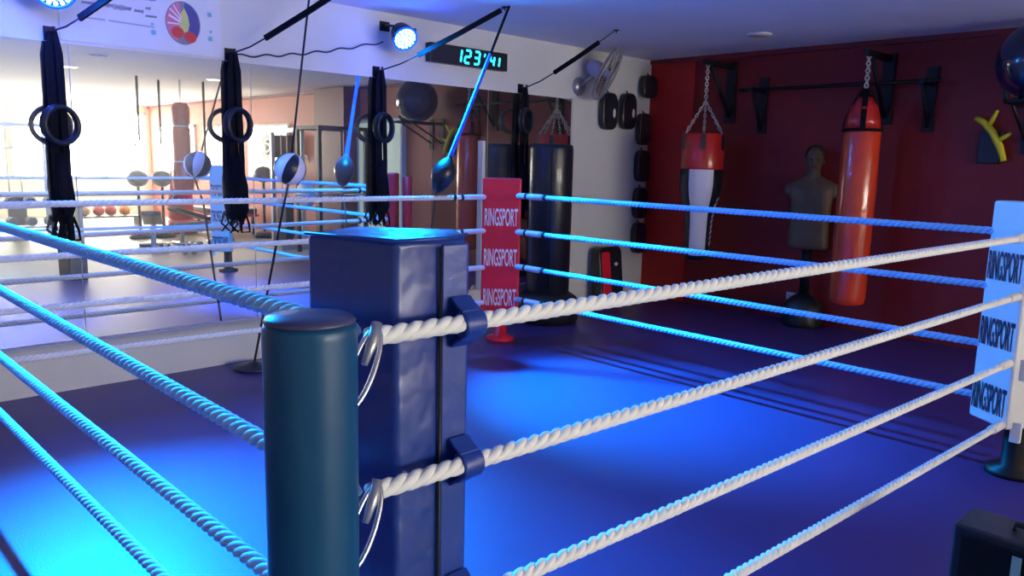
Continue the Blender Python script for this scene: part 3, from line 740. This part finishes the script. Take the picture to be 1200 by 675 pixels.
# torso dummy: loft of cross-sections
tc_ = W(-.2,-2.22,0); fdir = (cam_p-tc_); fdir.z = 0; fdir.normalize(); sdir = Vector((0,0,1)).cross(fdir)
sect = [(.80,.19,.1,0),(.83,.2,.11,0),(.98,.195,.11,0),(1.08,.188,.108,.0),(1.2,.195,.112,.005),(1.32,.2,.12,.012),(1.42,.225,.115,.01),(1.48,.225,.095,.0),(1.52,.17,.075,-.005),(1.545,.1,.065,-.008),(1.57,.066,.062,0),(1.62,.062,.066,.005),(1.66,.07,.085,.012),(1.70,.078,.098,.012),(1.75,.083,.102,.01),(1.80,.08,.1,.002),(1.84,.062,.08,-.004),(1.865,.03,.04,-.006)]
vs = []; fs = []; n = 32
for z, w, d, off in sect:
    for k in range(n):
        a = 2*PI*k/n; x = math.cos(a); y = math.sin(a)
        ex = .75 if z < 1.53 else 1.0
        X = w*math.copysign(abs(x)**ex, x); Y = d*math.copysign(abs(y)**ex, y)+off
        if y > 0:
            if 1.28 < z < 1.45: Y += .022*math.exp(-((abs(X)-.085)/.05)**2)        # chest
            if .95 < z < 1.25: Y += .008*math.cos(X*60)*math.exp(-(X/.09)**2)       # abdomen
            if z > 1.6:
                nose = math.exp(-(X/.014)**2)
                if 1.68 < z < 1.72: Y += .022*nose
                if 1.64 < z < 1.68: Y += .008*nose
                if 1.74 < z < 1.78: Y += .006*math.exp(-(X/.05)**2)
        vs.append(tc_+sdir*X+fdir*Y+Vector((0,0,z)))
for i in range(len(sect)-1):
    for k in range(n): fs.append((i*n+k, i*n+(k+1) % n, (i+1)*n+(k+1) % n, (i+1)*n+k))
fs += [tuple(range(n-1,-1,-1)), tuple((len(sect)-1)*n+k for k in range(n))]
t = empty('torso_dummy', tc_, 0, 'brown rubber torso training dummy with a head, standing against the red wall', 'training dummy')
build('torso', MB().add(vs, fs, True), M['skin'], t, subsurf=1)
for s in (-1, 1):
    build('shoulder_stump', MB().sphere(tc_+sdir*.195*s+Vector((0,0,1.415)), .075, sc=(1,1,1.1)), M['skin'], t)
    build('ear', MB().sphere(tc_+sdir*.083*s+Vector((0,0,1.71)), .022, sc=(.6,.9,1.4), n=10, m=8), M['skin'], t)
    build('eye', MB().sphere(tc_+sdir*.03*s+fdir*.106+Vector((0,0,1.725)), .011, n=10, m=8), M['hair'], t)
build('mouth', MB().box((0,0,0), (.045,.012,.009), Matrix.Translation(tc_+fdir*.098+Vector((0,0,1.655))) @ Matrix.Rotation(ang(sdir),4,'Z')), M['hair'], t)
build('hair_cap', MB().sphere(tc_-fdir*.012+Vector((0,0,1.785)), .1, sc=(.92,.98,.95)), M['hair'], t)
build('stand_pole', MB().lathe([(.05,.25),(.05,.85)], tc_, 16), M['black_metal'], t)
build('stand_base', MB().lathe([(.19,0),(.2,.04),(.2,.22),(.12,.3),(.06,.34)], tc_, 30), M['black_plastic'], t)

# exercise ball on its wall rack + yellow hook
bc = W(-.42,-4.15,2.54)
t = empty('ball_rack', W(0,-4.0,2.2), ROT, 'black metal wall rack carrying the dark exercise ball', 'wall rack')
for b in (-4.02,-4.3):
    build('rack_arm', MB().tube([W(0,b,2.2), W(-.8,b,2.2), W(-.86,b,2.28)], .018, 8), M['black_metal'], t)
    build('rack_brace', MB().tube([W(-.02,b,1.9), W(-.6,b,2.19)], .014, 8).wbox(-.015,0,b-.04,b+.04,1.8,2.28), M['black_metal'], t)
build('cross_bar', MB().tube([W(-.8,-4.02,2.2), W(-.8,-4.3,2.2)], .014, 8), M['black_metal'], t)
tb = empty('exercise_ball', bc, 0, 'large shiny dark blue exercise ball high up at the right edge', 'exercise ball')
build('ball_body', MB().sphere(bc, .33, n=48, m=28), M['dark_ball'], tb)
build('valve', MB().lathe([(.012,0),(.012,.004)], bc+Vector((0,0,.329)), 10), M['tie'], tb)
t = empty('yellow_hook', W(-.02,-3.7,1.95), ROT, 'bright yellow curved plastic hook with two prongs on the red wall', 'wall hook')
yp = lambda b, z, a=-.08: W(a, b, z)
build('curved_bar', MB().tube([yp(-3.62,2.12), yp(-3.69,2.08), yp(-3.77,1.99), yp(-3.84,1.86), yp(-3.88,1.74)], [.022,.03,.032,.032,.026], 12), M['yellow'], t)
for P, Q in (((-3.73,2.04),(-3.80,2.18)), ((-3.82,1.92),(-3.92,1.98))):
    build('prong', MB().tube([yp(*P), yp((P[0]+Q[0])/2-.0,(P[1]+Q[1])/2,-.1), yp(*Q,-.13)], [.022,.02,.014], 10), M['yellow'], t)
build('back_plate', MB().wbox(-.05,0,-3.84,-3.66,1.72,2.0), M['black_plastic'], t, bevel=.008)

# speaker at bottom right, outside the ropes
sp_c = Vector((2.235,-.63,0))
t = empty('floor_speaker', sp_c, 0, 'black speaker cabinet cropped by the bottom right corner', 'speaker')
T = Matrix.Translation(sp_c)
build('cabinet', MB().box((0,0,.215), (.2,.5,.43), T), M['black_plastic'], t, bevel=.012)
build('front_grille', MB().box((-.104,0,.215), (.012,.44,.37), T), M['black_web'], t, bevel=.003)
build('control_label', MB().box((-.112,.05,.33), (.004,.028,.11), T), mat('label_green', (.25,.38,.33), .5, noise=.15), t)
build('carry_handle', MB().tube([T @ Vector(p) for p in ((0,-.09,.43),(0,-.09,.45),(0,.09,.45),(0,.09,.43))], .009, 8), M['black_metal'], t)

# ------------------------------------------------------------------ things deeper in the gym, seen in the mirrors
def reflex(a, b, zc, label):
    c = W(a,b,0); t = empty('reflex_ball', c, ROT, label, 'reflex ball')
    build('ball', MB().sphere(c+Vector((0,0,zc)), .19, sc=(1,1,.86)), M['grey_ball'], t)
    build('pole', MB().tube([c+Vector((0,0,.05)), c+Vector((0,0,zc-.15))], .028, 10), M['black_metal'], t)
    build('base', MB().lathe([(.2,0),(.21,.04),(.16,.1),(.05,.13)], c, 24), M['black_plastic'], t)
reflex(-2.62,-10,1.15, 'grey reflex ball on a pole, farther left of the pair reflected beside the red bag')
reflex(-2.17,-10,1.15, 'grey reflex ball on a pole, right of the pair and next to the red bag')
reflex(-.55,-9,1.27, 'grey reflex ball on a pole reflected behind the striped ball')
# reflected red heavy bag and free standing red bag
c = W(-2.55,-8,0); t = empty('heavy_bag', W(-2.55,-8,2.5), ROT, 'red segmented heavy bag hanging before the bright windows, seen in the mirror', 'heavy bag')
build('bag_body', MB().lathe([(.13,1.0),(.17,1.03),(.185,1.2),(.155,1.48),(.15,1.5),(.15,2.05),(.12,2.1),(.15,2.16),(.15,2.42),(.1,2.5)], c, 28), M['bag_red'], t)
build('strap_ring', MB().torus(c+Vector((0,0,1.5)), .158, .01).torus(c+Vector((0,0,2.1)), .13, .01), M['bag_white'], t)
m = MB(); chain(m, c+Vector((0,0,2.5)), c+Vector((0,0,HC)), 8, r=.02, th=.007); build('chain', m, M['chain'], t)
c = W(-1.55,-10.7,0); t = empty('standing_punching_bag', c, ROT, 'squat red freestanding bag with white stripes, seen in the mirror behind the reflex balls', 'punching bag')
build('bag_body', MB().lathe([(.24,.3),(.26,.35),(.24,.9),(.2,1.25),(.14,1.32)], c, 28), M['bag_red'], t)
build('base', MB().lathe([(.3,0),(.32,.05),(.3,.26),(.2,.32)], c, 28), M['bag_red'], t)
build('stripe', MB().tube([c+Vector((-.26,.06,.6)), c+Vector((-.2,.17,.8)), c+Vector((-.05,.235,1.0))], .015, 6), M['bag_white'], t)
def hanging_cord(a, b, z0, label):
    t = empty('pulley_cord', W(a,b,HC), ROT, label, 'hanging cord')
    build('cord', MB().tube([W(a,b,HC), W(a,b,z0+.1)], .022, 8), M['black_web'], t)
    build('grip', MB().tube([W(a-.09,b,z0), W(a,b,z0+.1), W(a+.09,b,z0), W(a-.09,b,z0)], .014, 6), M['black_plastic'], t)
hanging_cord(-3.25,-8,1.75, 'black hanging cord with a handle before the brightest window, seen in the mirror')
hanging_cord(-2.75,-8.4,1.7, 'black hanging cord with a handle close left of the reflected red bag')
hanging_cord(-2.14,-8,1.35, 'black hanging cord with a handle right of the reflected red bag')
def bench(a, b, rz, label):
    c = W(a,b,0); t = empty('weight_bench', c, rz, label, 'weight bench'); T = Matrix.Translation(c) @ Matrix.Rotation(rz,4,'Z')
    build('seat_pad', MB().box((0,-.35,.46), (.3,.5,.07), T), M['black_vinyl'], t, bevel=.02)
    build('back_pad', MB().box((0,0,0), (.3,.75,.07), T @ Matrix.Translation((0,.27,.56)) @ Matrix.Rotation(.3,4,'X')), M['black_vinyl'], t, bevel=.02)
    build('frame', MB().box((0,0,.38), (.06,1.2,.06), T).box((0,-.5,.2), (.05,.05,.38), T).box((0,.45,.2), (.05,.05,.38), T), M['grey_metal'], t)
    for y in (-.5,.45): build('foot', MB().tube([T @ Vector((-.25,y,.03)), T @ Vector((.25,y,.03))], .03, 10), M['chrome'], t)
    return t
bench(-3.1,-8.0,.4, 'black weight bench with chrome feet, leftmost one in the mirror')
bench(-2.0,-8.6,1.3, 'black weight bench with chrome feet reflected under the striped ball')
def dumbbell(a, b, z, rz, label, r=.075, mt='chrome'):
    c = W(a,b,z); t = empty('dumbbell', c, rz, label, 'dumbbell', 'chrome dumbbells lying by the benches'); T = Matrix.Translation(c) @ Matrix.Rotation(rz,4,'Z') @ Matrix.Rotation(PI/2,4,'Y')
    build('handle', MB().lathe([(.016,-.1),(.016,.1)], n=12, M=T), M['grey_metal'], t)
    for s in (-1,1): build('weight', MB().lathe([(r*.8,.07*s-.03),(r,.07*s-.02),(r,.07*s+.03),(r*.8,.07*s+.04)], n=16, M=T), M[mt], t)
    return t
k = 0
pl = ['on the floor under the leftmost bench', 'on the floor just beside the leftmost bench', 'on the floor near the pole of the left reflex ball', 'on the floor between the two benches', 'on the floor before the right hand bench', 'on the floor at the foot end of the right hand bench']
for (a, b, rz) in ((-3.2,-7.4,.3),(-2.75,-7.3,.9),(-2.95,-6.9,.2),(-2.5,-7.7,1.3),(-2.1,-7.9,.5),(-1.8,-8.0,.1)):
    dumbbell(a, b, .078, rz, 'shiny chrome dumbbell lying '+pl[k]); k += 1
# medicine balls on a low rack
t = empty('ball_shelf', W(-2.6,-13,0), ROT, 'low black rack holding a row of small medicine balls, seen in the mirror', 'rack')
build('shelf', MB().wbox(-3.5,-1.6,-13.2,-12.8,.2,.23), M['black_metal'], t)
for a in (-3.48,-1.65): build('leg', MB().wbox(a,a+.04,-13.2,-12.8,0,.2), M['black_metal'], t)
for i, (a, mt, nm) in enumerate(((-3.35,'tan','tan ball at the left end'),(-3.05,'black_vinyl','black ball second from the left'),(-2.75,'tan','tan ball third from the left'),(-2.45,'red_ball','red ball left of the middle pair'),(-2.2,'red_ball','red ball next to the orange ball'),(-1.9,'orange_ball','orange ball at the right end'))):
    c = W(a,-13,.35); o = empty('medicine_ball', c, 0, 'small '+nm+' of the medicine ball rack', 'medicine ball', 'medicine balls on the low rack')
    build('ball_body', MB().sphere(c, .12, n=20, m=12), M[mt], o); build('band', MB().torus(c, .119, .004, (0,1,.3), n=20, m=5), M['tie'], o)
# cable machine and dumbbell rack at the left
def cable_machine(a, b, rz, label, mt='grey_metal'):
    c = W(a,b,0); t = empty('cable_machine', c, rz, label, 'cable machine'); T = Matrix.Translation(c) @ Matrix.Rotation(rz,4,'Z')
    build('frame', MB().box((-.5,0,1.05),(.07,.07,2.1),T).box((.5,0,1.05),(.07,.07,2.1),T).box((0,0,2.1),(1.07,.07,.08),T).box((-.5,0,.04),(.09,.9,.08),T).box((.5,0,.04),(.09,.9,.08),T), M[mt], t)
    build('weight_stack', MB().box((0,.05,.45),(.3,.16,.7),T), M['black_metal'], t, bevel=.004)
    build('guide_rods', MB().tube([T @ Vector((-.1,.05,.05)), T @ Vector((-.1,.05,2.05))], .014, 8).tube([T @ Vector((.1,.05,.05)), T @ Vector((.1,.05,2.05))], .014, 8), M['chrome'], t)
    build('pull_bar', MB().tube([T @ Vector(p) for p in ((-.45,-.2,1.55),(-.35,-.2,1.65),(0,-.2,1.68),(.35,-.2,1.65),(.45,-.2,1.55))], .018, 8), M['chrome'], t)
    build('cable', MB().tube([T @ Vector((0,-.2,1.68)), T @ Vector((0,-.2,2.06))], .006, 6), M['black_plastic'], t)
cable_machine(-4.4,-11.2,.2, 'cable weight machine silhouetted at the far left of the mirrors')
cable_machine(-.95,-7.3,1.55, 'cable weight machine beside the dark pillar, reflected in the mirror')
t = empty('dumbbell_rack', W(-4.6,-9.2,0), ROT, 'pale two tier dumbbell rack at the lower left of the mirrors', 'rack')
for z in (.35,.68): build('tray', MB().wbox(-5.4,-3.9,-9.35,-9.05,z,z+.03), M['grey_metal'], t)
for a in (-5.4,-3.95): build('side_leg', MB().wbox(a,a+.05,-9.4,-9.0,0,.78), M['grey_metal'], t)
tier = {.38: 'lower', .71: 'upper'}
dpl = ['left end', 'second from the left', 'third from the left', 'fourth from the left', 'right end']
for z in (.38,.71):
    for i in range(5):
        d_ = dumbbell(-5.2+.28*i, -9.2, z+.077, ROT+PI/2, 'grey dumbbell on the %s tray of the pale rack, %s' % (tier[z], dpl[i]), mt='grey_ball'); d_['group'] = 'dumbbells on the pale rack'
# wall speaker, black flat bench, power rack on the right of the mirror
t = empty('wall_speaker', W(-.2,-9.0,1.9), ROT, 'black box speaker high on the orange lit wall, seen above the striped ball', 'speaker')
build('cabinet', MB().wbox(-.42,-.02,-9.3,-8.75,1.6,2.05), M['black_plastic'], t, bevel=.01)
build('cone', MB().lathe([(.13,0),(.14,.01),(.1,.02),(.04,.0)], n=24, M=Matrix.Translation(W(-.425,-9.02,1.8)) @ (-EU).to_track_quat('Z','Y').to_matrix().to_4x4()), M['grey_ball'], t)
t = empty('flat_bench', W(-.75,-10.6,0), ROT, 'low black bench with a red edge along the far red wall', 'bench')
build('bench_top', MB().wbox(-1.15,-.35,-11.1,-9.7,.42,.54), M['black_vinyl'], t, bevel=.02)
build('red_edge', MB().wbox(-1.17,-.33,-11.12,-9.68,.37,.42), M['red_vinyl'], t)
for a in (-1.1,-.45):
    for b in (-11.0,-9.8): build('leg', MB().wbox(a,a+.06,b,b+.06,0,.37), M['black_metal'], t)
t = empty('power_rack', W(-.9,-6.1,0), ROT, 'black power rack with loaded barbell reflected next to the red corner pad', 'power rack')
for a in (-1.25,-.35):
    for b in (-5.75,-6.45): build('upright', MB().wbox(a,a+.06,b,b+.06,0,2.15), M['black_metal'], t)
build('top_frame', MB().wbox(-1.25,-.29,-5.75,-5.69,2.09,2.15).wbox(-1.25,-.29,-6.45,-6.39,2.09,2.15).wbox(-1.25,-1.19,-6.45,-5.7,2.09,2.15).wbox(-.35,-.29,-6.45,-5.7,2.09,2.15), M['black_metal'], t)
bb = empty('barbell', W(-.8,-5.68,1.0), ROT, 'barbell with pale round plates resting on the reflected power rack', 'barbell')
build('bar', MB().tube([W(-1.7,-5.66,1.02), W(.0-.05,-5.66,1.02)], .014, 8), M['chrome'], bb)
for a in (-1.55,-1.48,-.2,-.13): build('plate', MB().lathe([(.03,-.02),(.2,-.02),(.2,.02),(.03,.02)], n=28, M=Matrix.Translation(W(a,-5.66,1.02)) @ EU.to_track_quat('Z','Y').to_matrix().to_4x4()), M['bag_white'], bb)

for (px_, lab, lit) in ((VL[0], 'round dark ceiling speaker reflected at the top edge of the left mirror', 0), (VL[1], 'lit round ceiling lamp reflected beside the emblem straps', 1), (VL[2], 'lit round ceiling lamp reflected at the far left', 1), (VL[3], 'faint round recessed ceiling lamp above the red bags', 0)):
    c = W(px_[0], px_[1], HC); t = empty('ceiling_lamp', c, 0, lab, 'ceiling lamp')
    build('rim', MB().torus(c-Vector((0,0,.002)), .115, .008), M['ceiling'], t)
    build('diffuser', MB().lathe([(.112,-.012),(.112,-.001)], c, 24), M['pane_side'] if lit else M['print_navy' if px_ is VL[0] else 'cream'], t)

# ------------------------------------------------------------------ lights
def spot(name, loc, aim, color, power, size, blend=.5, rad=.06):
    l = bpy.data.lights.new(name, 'SPOT'); l.energy = power; l.color = color; l.spot_size = math.radians(size); l.spot_blend = blend; l.shadow_soft_size = rad
    o = bpy.data.objects.new(name, l); col.objects.link(o); o.location = loc
    o.rotation_euler = (Vector(aim)-Vector(loc)).to_track_quat('-Z', 'Y').to_euler(); return o
spot('par_beam', l2+d2*.03, (3.55,2.15,0), (.0,.36,1), 7000, 44, 1.0)
spot('par_wide_beam', l2+d2*.03, (3.7,1.2,.4), (.0,.26,1), 700, 120, 1.0)
spot('par_wide_beam', l1+d1*.03, (1.6,.8,.4), (.0,.24,1), 420, 120, 1.0)
spot('par_beam', l1+d1*.03, (.25,1.45,0), (.0,.34,1), 5200, 60, 1.0)
def area(name, loc, aim, color, power, sx, sy):
    l = bpy.data.lights.new(name, 'AREA'); l.energy = power; l.color = color; l.shape = 'RECTANGLE'; l.size = sx; l.size_y = sy
    o = bpy.data.objects.new(name, l); col.objects.link(o); o.location = loc
    o.rotation_euler = (Vector(aim)-Vector(loc)).to_track_quat('-Z', 'Z').to_euler(); return o
w = bpy.data.worlds.new('world'); bpy.context.scene.world = w; w.use_nodes = True
w.node_tree.nodes['Background'].inputs['Color'].default_value = (.3,.35,.6,1); w.node_tree.nodes['Background'].inputs['Strength'].default_value = .05

for (lc, e) in ((l1, 34), (l2, 8)):
    l = bpy.data.lights.new('par_spill', 'POINT'); l.energy = e; l.color = (.03,.1,1); l.shadow_soft_size = .08
    o = bpy.data.objects.new('par_spill', l); col.objects.link(o); o.location = lc+(cam_p-lc).normalized()*.12

# ------------------------------------------------------------------ camera
cd = bpy.data.cameras.new('camera'); cd.sensor_width = 36; cd.lens = 914.9/1200*36; cd.clip_start = .05
co = bpy.data.objects.new('camera', cd); col.objects.link(co)
yaw, pitch, roll = .8116, .1599, .0241
d = Vector((math.cos(yaw)*math.cos(pitch), math.sin(yaw)*math.cos(pitch), -math.sin(pitch)))
r = Vector((math.sin(yaw), -math.cos(yaw), 0)); u = r.cross(d)
r2 = r*math.cos(roll)+u*math.sin(roll); u2 = -r*math.sin(roll)+u*math.cos(roll)
Mx = Matrix((r2, u2, -d)).transposed().to_4x4(); Mx.translation = cam_p
co.matrix_world = Mx
bpy.context.scene.camera = co
sc = bpy.context.scene
sc.view_settings.view_transform = 'Standard'; sc.view_settings.look = 'None'; sc.view_settings.exposure = 0
sc.cycles.max_bounces = 8; sc.cycles.diffuse_bounces = 4; sc.cycles.glossy_bounces = 5; sc.cycles.sample_clamp_indirect = 6
sc.cycles.use_denoising = True

# square the room up with the world axes
RZ = Matrix.Translation(C0) @ Matrix.Rotation(-ROT, 4, 'Z') @ Matrix.Translation(-C0)
bpy.context.view_layer.update()
for o in list(bpy.data.objects):
    if o.parent is None:
        if o.type == 'MESH' and o is not fl:
            o.data.transform(RZ @ o.matrix_world); o.matrix_world = Matrix.Identity(4)
            cs = [v.co for v in o.data.vertices]
            c = Vector(((min(v.x for v in cs)+max(v.x for v in cs))/2, (min(v.y for v in cs)+max(v.y for v in cs))/2, min(v.z for v in cs)))
            o.data.transform(Matrix.Translation(-c)); o.location = c
            for ch in kids(o):
                ch.data.transform(Matrix.Translation(-c) @ RZ)
                for g in kids(ch): g.data.transform(Matrix.Translation(-c) @ RZ)
        else: o.matrix_world = RZ @ o.matrix_world
